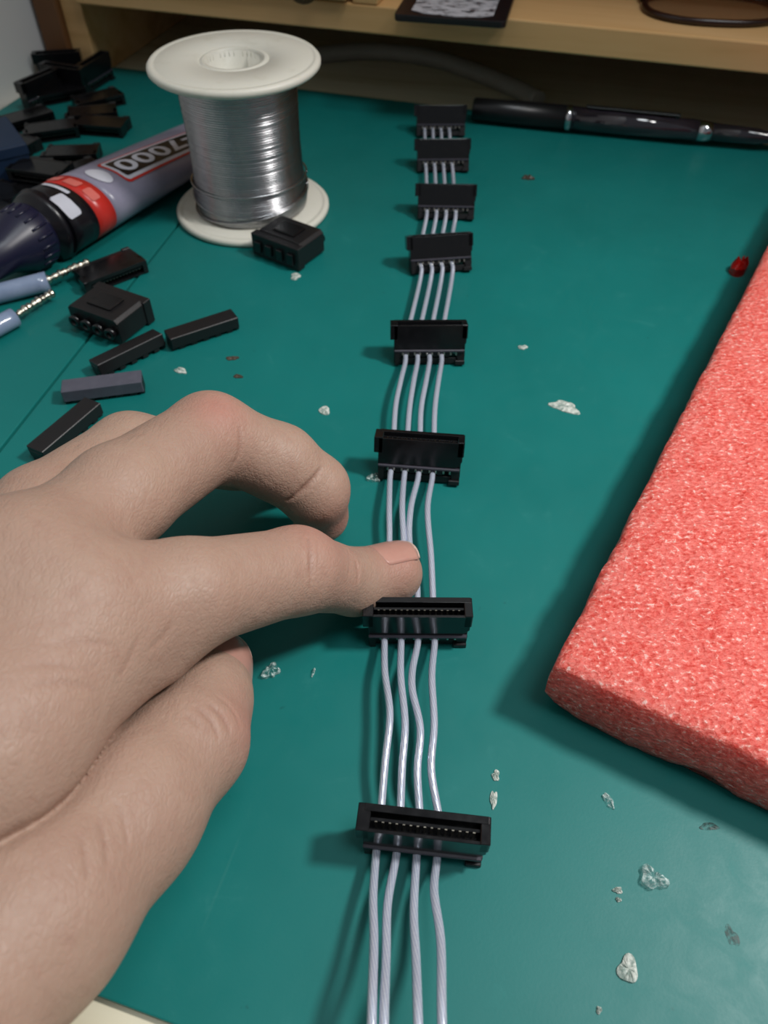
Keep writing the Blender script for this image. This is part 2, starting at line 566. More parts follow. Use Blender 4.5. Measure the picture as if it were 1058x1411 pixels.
# ------------------------------------------------------------------ red foam block
FH = 1.8
fa = at(764, 915, FH); fb = at(1058, 340, FH); fc = at(1055, 1048, FH)
fe2 = (fb - fa).normalized()                # left edge, away from the sitter
fe1 = (fc - fa).normalized()                # front edge, to the right
def foam_mesh():
    L1, L2 = 21.0, 30.0
    # graded grid: fine where the block is near, coarse beyond
    def grade(L, fine, lim, coarse):
        a = list(np.arange(0, lim, fine)); a += list(np.arange(lim, L, coarse)); a.append(L)
        return a
    A = grade(L1, 0.085, 11.0, 0.6); B = grade(L2, 0.085, 19.0, 0.6)
    verts, faces = [], []
    idx = {}
    def nz(p, s): return noise.noise(Vector(p) * s)
    def add(key, p):
        idx[key] = len(verts); verts.append(p)
    def edge_wave(a): return 0.05 * nz((a, 3.1, 0), 0.9) + 0.03 * nz((a, 7.7, 0), 3.0)
    for i, a in enumerate(A):
        for j, b in enumerate(B):
            rim = min(a, b, L1 - a, L2 - b)
            z = FH - 0.09 * math.exp(-rim / 0.10) + 0.02 * nz((a, b, 0), 2.2) + 0.03 * nz((a, b, 5), 5.5) + 0.02 * nz((a, b, 9), 1.0)
            p = fa + fe1 * a + fe2 * b
            if j == 0: p = p + fe2 * edge_wave(a)
            if i == 0: p = p + fe1 * edge_wave(b + 40)
            add((i, j), Vector((p.x, p.y, z)))
    ni, nj = len(A), len(B)
    for i in range(ni - 1):
        for j in range(nj - 1):
            faces.append((idx[i, j], idx[i + 1, j], idx[i + 1, j + 1], idx[i, j + 1]))
    # side wall: rows down from the rim
    rim = [(i, 0) for i in range(ni)] + [(ni - 1, j) for j in range(1, nj)] + [(i, nj - 1) for i in range(ni - 2, -1, -1)] + [(0, j) for j in range(nj - 2, 0, -1)]
    K = 14
    rows = [[idx[r] for r in rim]]
    cen = fa + fe1 * (L1 / 2) + fe2 * (L2 / 2)
    for k in range(1, K + 1):
        row = []
        t = k / K
        for q, r in enumerate(rim):
            p0 = verts[idx[r]]
            a, b = A[r[0]], B[r[1]]
            inn = 0.0
            bot = 0.02 + 0.16 * max(0, nz((a, b, 2), 0.55))
            if r[1] == 0:                     # the cut front face wanders a little
                bot = 0.02 + 0.10 * max(0, nz((a, 1, 2), 0.8)) + 0.28 * math.exp(-((a - 3.3) / 0.55) ** 2)
            cr = min(a, 2.0) + min(b, 2.0)
            bot += 0.30 * math.exp(-cr / 0.30)
            z = p0.z * (1 - t) + bot * t
            bul = 0.05 * math.sin(t * math.pi) + 0.025 * nz((a * 1.0, b * 1.0, t * 2), 5.0) - 0.18 * max(0, t - 0.75) * 4 * math.exp(-cr / 0.5) - 0.05 * max(0, t - 0.85) / 0.15
            n = Vector((0, 0, 0))
            if r[1] == 0: n -= fe2
            if r[0] == 0: n -= fe1
            if r[0] == ni - 1: n += fe1
            if r[1] == nj - 1: n += fe2
            n.normalize()
            v = Vector((p0.x, p0.y, z)) + n * bul
            row.append(len(verts)); verts.append(v)
        rows.append(row)
        m_ = len(rim)
        for q in range(m_):
            faces.append((rows[-2][q], rows[-1][q], rows[-1][(q + 1) % m_], rows[-2][(q + 1) % m_]))
    faces.append(rows[-1][::-1])
    me = bpy.data.meshes.new('foam_block')
    me.from_pydata([(v * S)[:] for v in verts], [], faces)
    for p in me.polygons: p.use_smooth = True
    bm = bmesh.new(); bm.from_mesh(me); bmesh.ops.recalc_face_normals(bm, faces=bm.faces); bm.to_mesh(me); bm.free()
    return me
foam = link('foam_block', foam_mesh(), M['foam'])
tag(foam, 'thick coral red foam sheet lying on the green mat', 'foam')

# ------------------------------------------------------------------ solder spool
sp = empty('solder_spool', (-5.3, 29.95, 0))
tag(sp, 'white plastic spool wound with shiny silver solder wire', 'spool')
def flange(z0, z1, r):
    t = z1 - z0
    return [(1.05, z0), (r - 0.08, z0), (r, z0 + t * 0.3), (r, z0 + t * 0.7), (r - 0.08, z1), (r - 0.22, z1), (r - 0.25, z1 - 0.03), (r - 0.30, z1), (1.3, z1), (1.27, z1 - 0.05), (1.19, z1 - 0.05), (1.15, z1), (1.05, z1)]
MB().lathe(flange(0.0, 0.28, 3.06), 72).build('bottom_flange', M['spool'], sp)
MB().lathe(flange(5.3, 5.58, 3.06), 72).build('top_flange', M['spool'], sp)
MB().lathe([(1.05, 0.02), (1.25, 0.02), (1.25, 5.5), (1.05, 5.5)], 40).build('hub', M['spool'], sp)
prof = []
z = 0.30
i = 0
rng = random.Random(4)
while z < 5.28:
    lowbulge = 0.10 * math.exp(-((z - 0.75) / 0.45) ** 2)
    R0 = 2.13 + lowbulge + rng.uniform(-0.006, 0.006) + 0.02 * math.sin(z * 1.7)
    for q in range(4):
        a = q / 4 * math.pi
        prof.append((R0 - 0.035 + 0.035 * math.sin(a), z + q * 0.02))
    z += 0.08
prof = [(1.2, 0.29)] + [(r, min(zz, 5.3)) for r, zz in prof] + [(1.2, 5.3)]
MB().lathe(prof, 72, close=False).build('solder_winding', M['solder'], sp)
for (z0, tilt, ph_) in ((0.98, 0.10, 0.3), (0.62, 0.13, 1.5), (1.45, 0.06, 2.6)):   # stray turns crossing over the winding
    pts = [Vector((2.25 * math.cos(a), 2.25 * math.sin(a), z0 + 2.2 * tilt * math.sin(a + ph_))) for a in [2 * math.pi * k / 72 for k in range(73)]]
    MB().tube(pts, 0.04, 6).build('stray_turn', M['solder'], sp)

# ------------------------------------------------------------------ cable with eight connectors
WX = (-0.76, -0.38, 0.0, 0.38)
WZ = 0.34


def make_connector(parent):
    """flat drive power connector, mating slot up, wires through its foot; front is -y"""
    b = MB()
    D0, D1 = -0.30, 0.30
    # front wall (chamfered right end), rear wall, ends and web of the housing
    b.prism([(-1.12, 0.55), (0.98, 0.55), (1.15, 0.82), (1.15, 1.46), (-1.12, 1.46)], D0, D0 + 0.08, 0.012)
    b.prism([(-1.12, 0.30), (1.12, 0.30), (1.15, 0.82), (1.15, 1.50), (-1.12, 1.50)], D1 - 0.17, D1, 0.012)
    b.box(-1.12, 1.12, D0 + 0.05, D1 - 0.05, 0.55, 1.02, 0.01)
    b.box(-1.24, -1.00, D0, D1, 0.95, 1.49, 0.015)
    b.box(1.00, 1.18, D0, D1, 0.98, 1.49, 0.015)
    b.box(-1.0, 1.0, -0.04, 0.04, 0.95, 1.40, 0.008)              # tongue inside the slot
    h = b.build('connector', M['black'], parent)
    # contact row on the tongue
    cb = MB()
    for k in range(15):
        x = -0.89 + k * 0.127
        cb.box(x - 0.022, x + 0.022, -0.06, -0.036, 1.0, 1.405)
    tag(cb.build('contact_row', M['dull_contact'], h), kind='stuff')
    # ledge
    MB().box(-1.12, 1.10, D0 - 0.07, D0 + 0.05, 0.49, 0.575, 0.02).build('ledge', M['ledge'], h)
    # clamp cap with wire channels and a hooked foot
    c = MB()
    pts = [(-1.12, 0.06), (-1.02, 0.06), (-1.02, 0.20)]
    for wx in WX + (0.76,):
        for a in range(0, 7):
            an = math.pi * a / 6
            pts.append((wx - 0.12 * math.cos(an), 0.30 + 0.17 * math.sin(an)))
    pts += [(0.90, 0.20), (0.90, 0.0), (1.10, 0.0), (1.12, 0.30), (1.12, 0.52), (-1.12, 0.52)]
    c.prism(pts, D0 + 0.02, D1 - 0.02)
    c.box(-1.10, -0.96, D0 - 0.04, D1, 0.0, 0.50, 0.012)
    c.box(0.82, 1.12, D0 - 0.06, D1, 0.0, 0.16, 0.015)
    c.box(-1.0, 0.88, D0 + 0.06, D1 - 0.06, 0.02, 0.24, 0.01)
    c.build('clamp_cap', M['black2'], h)
    for wx in WX + (0.76,):
        t = MB()
        for s in (-1, 1):
            t.box(wx + s * 0.085 - 0.022, wx + s * 0.085 + 0.022, D0 - 0.02, D0 + 0.10, 0.36, 0.47, 0.005)
        t.build('terminal', M['contact'], h)
    for q in [h] + list(h.children):
        q.data.transform(Matrix.Diagonal((1.0, 0.833, 0.867, 1.0)))
    return h


CONN = [  # pixel of the front foot's middle, yaw in degrees, lean
    ((583, 1183), -6.5, 2), ((575, 890), -0.5, 2), ((577, 667), -6, -16), ((591, 505), 0.5, -16),
    ((607, 379), 7, -24), ((614, 306), -2, -26), ((610, 240), 1, -26), ((607, 191), 0.5, -26)]
CLAB = ['black flat power connector with its open slot showing, next along the cable from the loose wire ends',
        'black power connector touched by the thumb side of the pressing index finger',
        'black power connector just beyond the pressing fingertip, contacts glinting along its rim',
        'black power connector fourth along the cable from the loose wire ends',
        'black power connector fifth along the cable, turned slightly askew',
        'black power connector sixth along the cable from the loose wire ends',
        'black power connector last but one along the cable',
        'black power connector at the far end of the cable near the pen']
harness = empty('connector_cable', (0, 0, 0))
tag(harness, 'silver four wire power cable strung with eight black connectors across the green mat', 'cable')
frames = []
proto = None
for k, ((px, py), yw, ln) in enumerate(CONN):
    base = at(px, py) + Vector((0, 0.25, 0))
    if proto is None:
        proto = make_connector(harness); o = proto
    else:
        o = copy_tree(proto, harness)
    o.location = base * S
    o.rotation_euler = (math.radians(ln), 0, math.radians(yw))
    o['label'] = CLAB[k]
    frames.append((base, math.radians(yw)))


def conn_pt(k, wx, y, z=WZ):
    b, a = frames[k]
    if k == 0: wx -= 0.10
    return b + Vector((wx * math.cos(a) - y * math.sin(a), wx * math.sin(a) + y * math.cos(a), z))


BEND = {  # photo pixels the wires pass between the connectors: (px, py, height)
    (0, 0): [(514, 1235, .6), (515, 1294, .9), (512, 1411, 1.35)],
    (0, 1): [(534, 1245, .6), (532, 1313, .9), (529, 1411, 1.35)],
    (0, 2): [(570, 1256, .6), (573, 1320, .9), (576, 1411, 1.35)],
    (0, 3): [(598, 1225, .6), (607, 1294, .9), (609, 1411, 1.35)],
    (1, 0): [(530, 925, .55), (537, 985, .7), (531, 1045, .6)],
    (1, 1): [(552, 930, .55), (558, 1000, .7), (554, 1055, .6)],
    (1, 2): [(568, 925, .55), (568, 950, .65), (579, 1005, .7), (575, 1060, .6)],
    (1, 3): [(595, 930, .55), (598, 1000, .65), (594, 1060, .6)],
    (2, 0): [(536, 700, .5), (536, 750, .45), (531, 790, .4)],
    (2, 1): [(554, 700, .5), (556, 750, .45), (554, 790, .4)],
    (2, 2): [(566, 700, .5), (564, 745, .45), (574, 800, .4)],
    (2, 3): [(589, 700, .5), (594, 770, .45)],
    (3, 0): [(552, 525, .5), (545, 560, .5)],
    (3, 1): [(570, 525, .5), (564, 565, .5)],
    (3, 2): [(587, 525, .5), (580, 565, .5)],
    (3, 3): [(604, 525, .5), (599, 565, .5)],
}
for w in range(4):
    P = [Vector((WX[w] * 1.2 + 0.1, -6.0, 0.0))]
    for k in range(8):
        mids = [at(a, b, z_) for a, b, z_ in BEND.get((k, w), [])]
        mids.sort(key=lambda p: p.y)
        if k == 0:
            P[0] = Vector((mids[0].x * 1.1, -6.0, -0.08))
            P.append(Vector((mids[0].x * 1.04, -1.5, 0.9)))
        P += mids
        P += [conn_pt(k, WX[w], -0.34), conn_pt(k, WX[w], 0.0), conn_pt(k, WX[w], 0.34)]
    P[-1] = conn_pt(7, WX[w], 0.25)
    MB().tube(spline(P, 0.13), 0.080, 12, uv=True).build('wire', M['wire'], harness)

# ------------------------------------------------------------------ the hand
def seg_round(Xg, a, b, ra, rb):
    pax, pay, paz = Xg[0] - a[0], Xg[1] - a[1], Xg[2] - a[2]
    ba = np.array(b) - np.array(a)
    L = float(ba @ ba)
    h = np.clip((pax * ba[0] + pay * ba[1] + paz * ba[2]) / L, 0, 1)
    d = np.sqrt((pax - ba[0] * h) ** 2 + (pay - ba[1] * h) ** 2 + (paz - ba[2] * h) ** 2)
    return d - (ra + (rb - ra) * h)


def smin(a, b, k):
    h = np.maximum(k - np.abs(a - b), 0) / k
    return np.minimum(a, b) - h * h * k * 0.25


def surface_net(Dg, org, h):
    s = Dg < 0
    cs = s[:-1, :-1, :-1].astype(np.int8)
    tot = np.zeros_like(cs)
    for i in (0, 1):
        for j in (0, 1):
            for k in (0, 1):
                tot += s[i:s.shape[0] - 1 + i, j:s.shape[1] - 1 + j, k:s.shape[2] - 1 + k]
    act = (tot > 0) & (tot < 8)
    I, J, K = np.nonzero(act)
    idx = -np.ones(act.shape, dtype=np.int64)
    idx[I, J, K] = np.arange(len(I))
    acc = np.zeros((len(I), 3)); cnt = np.zeros(len(I))
    corners = [(i, j, k) for i in (0, 1) for j in (0, 1) for k in (0, 1)]
    for a in corners:
        for ax in range(3):
            if a[ax]: continue
            b = list(a); b[ax] = 1
            va = Dg[I + a[0], J + a[1], K + a[2]]; vb = Dg[I + b[0], J + b[1], K + b[2]]
            cr = (va < 0) != (vb < 0)
            t = np.where(cr, va / np.where(cr, va - vb, 1), 0)
            p = np.array(a, float)[None, :].repeat(len(I), 0)
            p[:, ax] += t
            acc[cr] += p[cr]; cnt[cr] += 1
    V = (np.stack([I, J, K], 1) + acc / cnt[:, None]) * h + np.array(org)
    F = []
    for ax in range(3):
        o1, o2 = [(1, 2), (2, 0), (0, 1)][ax]
        sl0 = [slice(None)] * 3; sl1 = [slice(None)] * 3
        sl0[ax] = slice(0, -1); sl1[ax] = slice(1, None)
        A, B = s[tuple(sl0)], s[tuple(sl1)]
        e = A != B
        P = np.stack(np.nonzero(e), 1)
        ok = (P[:, o1] > 0) & (P[:, o2] > 0)
        for q in range(3): ok &= P[:, q] < act.shape[q]
        P = P[ok]
        sg = A[P[:, 0], P[:, 1], P[:, 2]]
        quad = []
        for (d1, d2) in ((0, 0), (1, 0), (1, 1), (0, 1)):
            Q = P.copy(); Q[:, o1] -= d1; Q[:, o2] -= d2
            quad.append(idx[Q[:, 0], Q[:, 1], Q[:, 2]])
        quad = np.stack(quad, 1)
        quad[~sg] = quad[~sg][:, ::-1]
        F.append(quad)
    F = np.concatenate(F)
    F = F[(F >= 0).all(1)]
    return V, F


def J(px, py, z): return tuple(at(px, py, z))


WRIST = (-9.6, 0.6, 5.4)
IM = J(92, 845, 4.85)      # knuckles (metacarpal heads)
MM = J(30, 800, 5.1)
RM = J(-55, 840, 4.75)
PM = J(-160, 890, 4.4)
chains = {
    'index': dict(k=0.30, segs=[
        (WRIST, IM, 1.6, 1.10), (IM, J(255, 820, 4.15), 1.10, 0.98), (J(255, 820, 4.15), J(408, 786, 2.75), 0.98, 0.88),
        (J(408, 786, 2.75), J(488, 802, 1.2), 0.86, 0.72), (J(488, 802, 1.2), J(539, 790, 0.82), 0.72, 0.74)]),
    'middle': dict(k=0.30, segs=[
        (WRIST, MM, 1.7, 1.10), (MM, J(165, 685, 4.6), 1.08, 0.98), (J(165, 685, 4.6), J(290, 602, 3.85), 0.98, 0.95),
        (J(290, 602, 3.85), J(385, 638, 2.8), 0.92, 0.86), (J(385, 638, 2.8), J(432, 674, 2.0), 0.86, 0.82), (J(432, 674, 2.0), J(442, 710, 0.85), 0.80, 0.70)]),
    'ring': dict(k=0.30, segs=[
        (WRIST, RM, 1.7, 1.05), (RM, J(60, 708, 4.2), 1.02, 0.92), (J(60, 708, 4.2), J(180, 625, 3.4), 0.92, 0.90),
        (J(180, 625, 3.4), J(325, 630, 2.1), 0.85, 0.76), (J(325, 630, 2.1), J(395, 652, 0.78), 0.74, 0.62)]),
    'pinky': dict(k=0.30, segs=[
        (WRIST, PM, 1.6, 1.0), (PM, J(-10, 790, 3.2), 0.95, 0.78), (J(-10, 790, 3.2), J(90, 740, 1.9), 0.75, 0.66), (J(90, 740, 1.9), J(140, 745, 0.75), 0.66, 0.55)]),
    'thumb': dict(k=0.45, segs=[
        (WRIST, J(-170, 1450, 4.4), 1.7, 1.5), (J(-170, 1450, 4.4), J(36, 1262, 3.75), 1.5, 1.34), (J(36, 1262, 3.75), J(165, 1122, 3.0), 1.34, 1.24),
        (J(165, 1122, 3.0), J(258, 1022, 2.4), 1.20, 1.02), (J(258, 1022, 2.4), J(279, 965, 2.0), 0.98, 0.86), (J(279, 965, 2.0), J(289, 930, 1.75), 0.86, 0.76)]),
}
ORG = (-18.0, -10.0, -0.2)
HS = 0.052
SHAPE = (int(20.0 / HS), int(26.0 / HS), int(8.6 / HS))
ax = [ORG[i] + np.arange(SHAPE[i]) * HS for i in range(3)]


def field(segs, k, base=None, mg=1.0):
    Dg = np.full(SHAPE, 2.0, np.float32) if base is None else base.copy()
    for (a, b, ra, rb) in segs:
        r = max(ra, rb) + mg
        sl = []
        for i in range(3):
            lo = int((min(a[i], b[i]) - r - ORG[i]) / HS); hi = int((max(a[i], b[i]) + r - ORG[i]) / HS) + 2
            sl.append(slice(max(lo, 0), max(min(hi, SHAPE[i]), 0)))
        G = np.ix_(ax[0][sl[0]], ax[1][sl[1]], ax[2][sl[2]])
        d = seg_round([g.astype(np.float32) for g in G], a, b, ra, rb).astype(np.float32)
        Dg[tuple(sl)] = smin(Dg[tuple(sl)], np.minimum(d, 2.0), k)
    return Dg


WEB = J(-40, 1050, 4.9)
palm_segs = [(WRIST, (-13.0, -7.5, 5.8), 2.3, 2.6), (WRIST, IM, 1.75, 1.05), (WRIST, MM, 1.8, 1.05), (WRIST, RM, 1.8, 1.0), (WRIST, PM, 1.7, 0.9),
             (WRIST, WEB, 1.5, 1.25), (WEB, J(150, 895, 4.25), 1.22, 0.82), (J(150, 895, 4.25), J(215, 888, 3.85), 0.82, 0.62), (J(20, 980, 5.0), J(110, 850, 4.9), 1.0, 0.95), (IM, MM, 1.05, 1.1), (MM, RM, 1.1, 1.0)]
palm = field(palm_segs, 0.8)
total = None
for nm, ch in chains.items():
    Di = field(ch['segs'], ch['k'])
    if nm != 'thumb': Di = smin(Di, palm, 0.55)
    if nm == 'thumb':           # a sharp furrow where the thumb lies against the hand
        total = smin(total, Di, 0.05) + 0.09 * np.exp(-((total - Di) / 0.10) ** 2)
    else:
        total = Di if total is None else smin(total, Di, 0.07)
V, Fq = surface_net(total, ORG, HS)


def laplace(V, F, it, lam=0.5):
    e = np.concatenate([F[:, [0, 1]], F[:, [1, 2]], F[:, [2, 3]], F[:, [3, 0]]])
    e = np.concatenate([e, e[:, ::-1]])
    deg = np.bincount(e[:, 0], minlength=len(V)).astype(float)
    for _ in range(it):
        A = np.stack([np.bincount(e[:, 0], weights=V[e[:, 1], c_], minlength=len(V)) for c_ in range(3)], 1) / deg[:, None]
        V = V + lam * (A - V)
    return V




def largest(V, F):
    lab = np.arange(len(V))
    for _ in range(4000):
        m_ = lab[F].min(1)
        new = lab.copy()
        for c_ in range(4): np.minimum.at(new, F[:, c_], m_)
        new = new[new]
        if (new == lab).all(): break
        lab = new
    vals, cn = np.unique(lab, return_counts=True)
    keep = lab == vals[cn.argmax()]
    remap = np.cumsum(keep) - 1
    return V[keep], remap[F[keep[F[:, 0]]]]


V, Fq = largest(V, Fq)
V = laplace(V, Fq, 4)
bvh = BVHTree.FromPolygons([Vector(v) for v in V], [tuple(int(x) for x in f) for f in Fq])


def hit(px, py):
    d = ray(px, py).normalized()
    p, n, i, dist = bvh.ray_cast(CO, d)
    return p


def vnormals(V, F):
    n = np.cross(V[F[:, 2]] - V[F[:, 0]], V[F[:, 3]] - V[F[:, 1]])
    N = np.zeros_like(V)
    for c_ in range(4):
        for d_ in range(3):
            N[:, d_] += np.bincount(F[:, c_], weights=n[:, d_], minlength=len(V))
    return N / np.maximum(np.linalg.norm(N, axis=1), 1e-9)[:, None]


# creases: short furrows on the skin, pressed in where they run (3D polylines on the surface)
CREASE = [  # pixels along the furrow, width, depth
    ([(488, 752), (491, 775), (493, 800)], 0.05, 0.030), ([(478, 757), (480, 790)], 0.04, 0.018),
    ([(424, 742), (428, 775), (426, 812)], 0.05, 0.028), ([(412, 738), (415, 775)], 0.04, 0.018), ([(436, 745), (438, 780)], 0.04, 0.016),
    ([(322, 640), (330, 620), (330, 590)], 0.06, 0.022), ([(395, 690), (425, 668), (442, 645)], 0.07, 0.045),
    ([(285, 968), (305, 985), (318, 1012)], 0.045, 0.026), ([(270, 975), (290, 992), (302, 1018)], 0.045, 0.024), ([(258, 985), (272, 1000)], 0.04, 0.018),
    ([(300, 960), (318, 975), (330, 1000)], 0.04, 0.02),
    ([(120, 590), (150, 604), (180, 612)], 0.05, 0.025), ([(105, 612), (140, 628)], 0.04, 0.018),
    ([(205, 895), (225, 878), (238, 855)], 0.05, 0.012), ([(165, 930), (180, 905), (190, 880)], 0.05, 0.012),
    ([(30, 920), (70, 915), (120, 925)], 0.045, 0.014), ([(40, 945), (90, 940), (140, 955)], 0.045, 0.014), ([(60, 890), (110, 885), (160, 890)], 0.045, 0.012),
    ([(110, 1150), (118, 1180), (120, 1210)], 0.05, 0.014), ([(135, 1130), (145, 1160), (148, 1190)], 0.05, 0.014), ([(160, 1105), (172, 1135), (176, 1165)], 0.05, 0.012),
]
N = vnormals(V, Fq)
creas = np.zeros(len(V))
for pl, wdt, dep in CREASE:
    pts = [hit(*q) for q in pl]
    pts = [p for p in pts if p is not None]
    if len(pts) < 2: continue
    pts = spline(pts, 0.05)
    best = np.full(len(V), 9.0)
    c0 = np.array(pts[len(pts) // 2])
    near = np.nonzero(np.linalg.norm(V - c0, axis=1) < 2.0)[0]
    for i, p in enumerate(pts):
        fade = math.sin(math.pi * (i + 1) / (len(pts) + 1)) ** 0.5
        d = np.linalg.norm(V[near] - np.array(p), axis=1) / max(fade, 0.2)
        best[near] = np.minimum(best[near], d)
    gq = np.exp(-(best / wdt) ** 2)
    V = V - N * (gq * dep * 1.7)[:, None]
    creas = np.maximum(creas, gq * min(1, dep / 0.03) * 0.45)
rosy = np.zeros(len(V))
for q, r in ((J(545, 765, 1.4), 0.7), (J(470, 730, 1.0), 1.0), (J(300, 560, 4.8), 0.7), (J(330, 1005, 2.4), 0.6), (J(425, 745, 3.0), 1.0)):
    rosy = np.maximum(rosy, 0.55 * np.exp(-(np.linalg.norm(V - np.array(q), axis=1) / r) ** 2))

hand_root = empty('person', (-6.0, 7.0, 0))
tag(hand_root, "left hand of a person, bare skin, index finger pressing the cable's wires against the mat", 'person')
off = np.array((-6.0, 7.0, 0))
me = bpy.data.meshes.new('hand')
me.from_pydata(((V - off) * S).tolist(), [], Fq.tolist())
for nm, arr in (('rosy', rosy), ('crease_shade', creas)):
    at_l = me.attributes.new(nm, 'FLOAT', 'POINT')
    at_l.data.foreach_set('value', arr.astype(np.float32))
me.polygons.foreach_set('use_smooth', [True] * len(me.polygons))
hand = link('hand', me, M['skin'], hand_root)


def nail(tip, root, dorsal, rt, rb, length, arc, start, free, lift):
    """curved plate on the back of the last finger bone"""
    tip, root = Vector(tip), Vector(root)
    Lb = (tip - root).length
    a = (tip - root).normalized()
    n = Vector(dorsal); n = (n - a * n.dot(a)).normalized()
    s = a.cross(n)
    def plate(v0, v1, rr, name, mat, parent):
        b = MB(); bm = b.bm
        nu, nv = 14, 12
        lay = []
        for sh in (0.0, -0.035):
            g = []
            for j in range(nv + 1):
                v = v0 + (v1 - v0) * j / nv
                row = []
                for i in range(nu + 1):
                    u = -1 + 2 * i / nu
                    vv = v + 0.10 * (1 - u * u) * (1 if v > 0.5 * (length + start) else 0) * 1.0
                    wv_ = 1.0 - 0.25 * max(0, (v0 + 0.12 - v) / 0.12) ** 2 * (abs(u) > 0.5)
                    th = u * arc * wv_
                    rv = rt + (rb - rt) * min(1.0, max(0.0, -v) / Lb) - 0.42 * max(0.0, v) ** 2
                    row.append(bm.verts.new(tip + a * vv + (n * math.cos(th) + s * math.sin(th)) * (rv + rr + sh) - Vector(off)))
                g.append(row)
            lay.append(g)
        for g, fl in ((lay[0], 1), (lay[1], -1)):
            for j in range(nv):
                for i in range(nu):
                    q = [g[j][i], g[j][i + 1], g[j + 1][i + 1], g[j + 1][i]]
                    bm.faces.new(q[::fl])
        for i in range(nu):
            bm.faces.new((lay[0][0][i], lay[0][0][i + 1], lay[1][0][i + 1], lay[1][0][i]))
            bm.faces.new((lay[0][nv][i], lay[0][nv][i + 1], lay[1][nv][i + 1], lay[1][nv][i]))
        for j in range(nv):
            bm.faces.new((lay[0][j][0], lay[0][j + 1][0], lay[1][j + 1][0], lay[1][j][0]))
            bm.faces.new((lay[0][j][nu], lay[0][j + 1][nu], lay[1][j + 1][nu], lay[1][j][nu]))
        return b.build(name, mat, parent, smooth=True)
    o = plate(start, start + length, lift, 'nail', M['nail'], hand_root)
    plate(start + length - 0.02, start + length + free, lift + 0.004, 'nail_edge', M['nail_tip'], o)


nail(J(539, 790, 0.82), J(488, 802, 1.2), (0.1, 0.58, 0.80), 0.74, 0.72, 0.98, 0.88, -0.60, 0.05, 0.02)
nail(J(289, 930, 1.75), J(279, 965, 2.0), (0.88, 0.15, 0.44), 0.76, 0.86, 1.25, 0.95, -0.85, 0.06, 0.085)

# ------------------------------------------------------------------ glue tube
TL = 13.5
tube_a = at(62, 312, 1.15); tube_b = at(262, 188, 1.0)
tdir = Vector((tube_b.x - tube_a.x, tube_b.y - tube_a.y, 0)).normalized()
trz = math.atan2(tdir.y, tdir.x)
tube = empty('glue_tube', (tube_a.x, tube_a.y, 0), trz)
tag(tube, 'grey glue tube with red band and navy cap, lying behind the solder spool', 'glue tube')


def tw(x):      # half width and half height of the tube along its axis
    t = max(0.0, min(1.0, x / TL))
    return 1.48 + 0.55 * t, 1.12 * (1 - t) ** 0.75 + 0.07


def ts(x, y, lift=0.0):
    w_, h_ = tw(x)
    q = max(0.0, 1 - (abs(y) / (w_ + lift)) ** 2.2)
    return Vector((x, y, tw(x)[1] + (h_ + lift) * math.sqrt(q)))


def tube_section(x0, x1, name, mat, parent, lift=0.0, n=40):
    b = MB(); bm = b.bm
    rings = []
    k = max(2, int((x1 - x0) / 0.35))
    for i in range(k + 1):
        x = x0 + (x1 - x0) * i / k
        w_, h_ = tw(x)
        ring = []
        for q in range(n):
            a = 2 * math.pi * q / n
            cx_, sy_ = math.cos(a), math.sin(a)
            y = (w_ + lift) * math.copysign(abs(cx_) ** 0.91, cx_)
            ring.append(bm.verts.new((x, y, tw(x)[1] + (h_ + lift) * math.copysign(abs(sy_) ** 1.0, sy_))))
        rings.append(ring)
    for i in range(k):
        for q in range(n):
            f = bm.faces.new((rings[i][q], rings[i][(q + 1) % n], rings[i + 1][(q + 1) % n], rings[i + 1][q])); f.smooth = True
    bm.faces.new(rings[0][::-1]); bm.faces.new(rings[-1])
    return b.build(name, mat, parent)


body = tube_section(2.05, TL, 'tube_body', M['tube_grey'], tube)
tube_section(1.15, 2.05, 'red_band', M['tube_red'], tube, 0.004)
blk = tube_section(0.0, 1.15, 'black_band', M['tube_black'], tube, 0.002)
MB().box(TL - 0.05, TL + 0.9, -2.05, 2.05, 0.02, 0.14, 0.02).build('crimp', M['tube_edge'], tube)


def wrap_patch(pts, name, mat, parent, lift, n=18):
    """outline (x,y) filled by a grid fan and laid on the tube"""
    b = MB(); bm = b.bm
    cx_ = sum(p[0] for p in pts) / len(pts); cy_ = sum(p[1] for p in pts) / len(pts)
    rr = []
    for k in range(7):
        t = k / 6
        rr.append([bm.verts.new(ts(cx_ + (x - cx_) * t, cy_ + (y - cy_) * t, lift)) for x, y in pts] if k else [bm.verts.new(ts(cx_, cy_, lift))])
    m_ = len(pts)
    for q in range(m_):
        bm.faces.new((rr[0][0], rr[1][q], rr[1][(q + 1) % m_]))
        for k in range(1, 6):
            bm.faces.new((rr[k][q], rr[k + 1][q], rr[k + 1][(q + 1) % m_], rr[k][(q + 1) % m_]))
    return b.build(name, mat, parent, smooth=True)


def rrect(x0, x1, y0, y1, r, seg=5, sub=6):
    pts = []
    for (cx_, cy_, a0) in ((x1 - r, y1 - r, 0), (x0 + r, y1 - r, 90), (x0 + r, y0 + r, 180), (x1 - r, y0 + r, 270)):
        for k in range(seg + 1):
            a = math.radians(a0 + 90 * k / seg)
            pts.append((cx_ + r * math.cos(a), cy_ + r * math.sin(a)))
    out = []
    for i in range(len(pts)):
        p, q = pts[i], pts[(i + 1) % len(pts)]
        d = math.hypot(q[0] - p[0], q[1] - p[1])
        for k in range(max(1, int(d / 0.25))):
            t = k / max(1, int(d / 0.25))
            out.append((p[0] + (q[0] - p[0]) * t, p[1] + (q[1] - p[1]) * t))
    return out


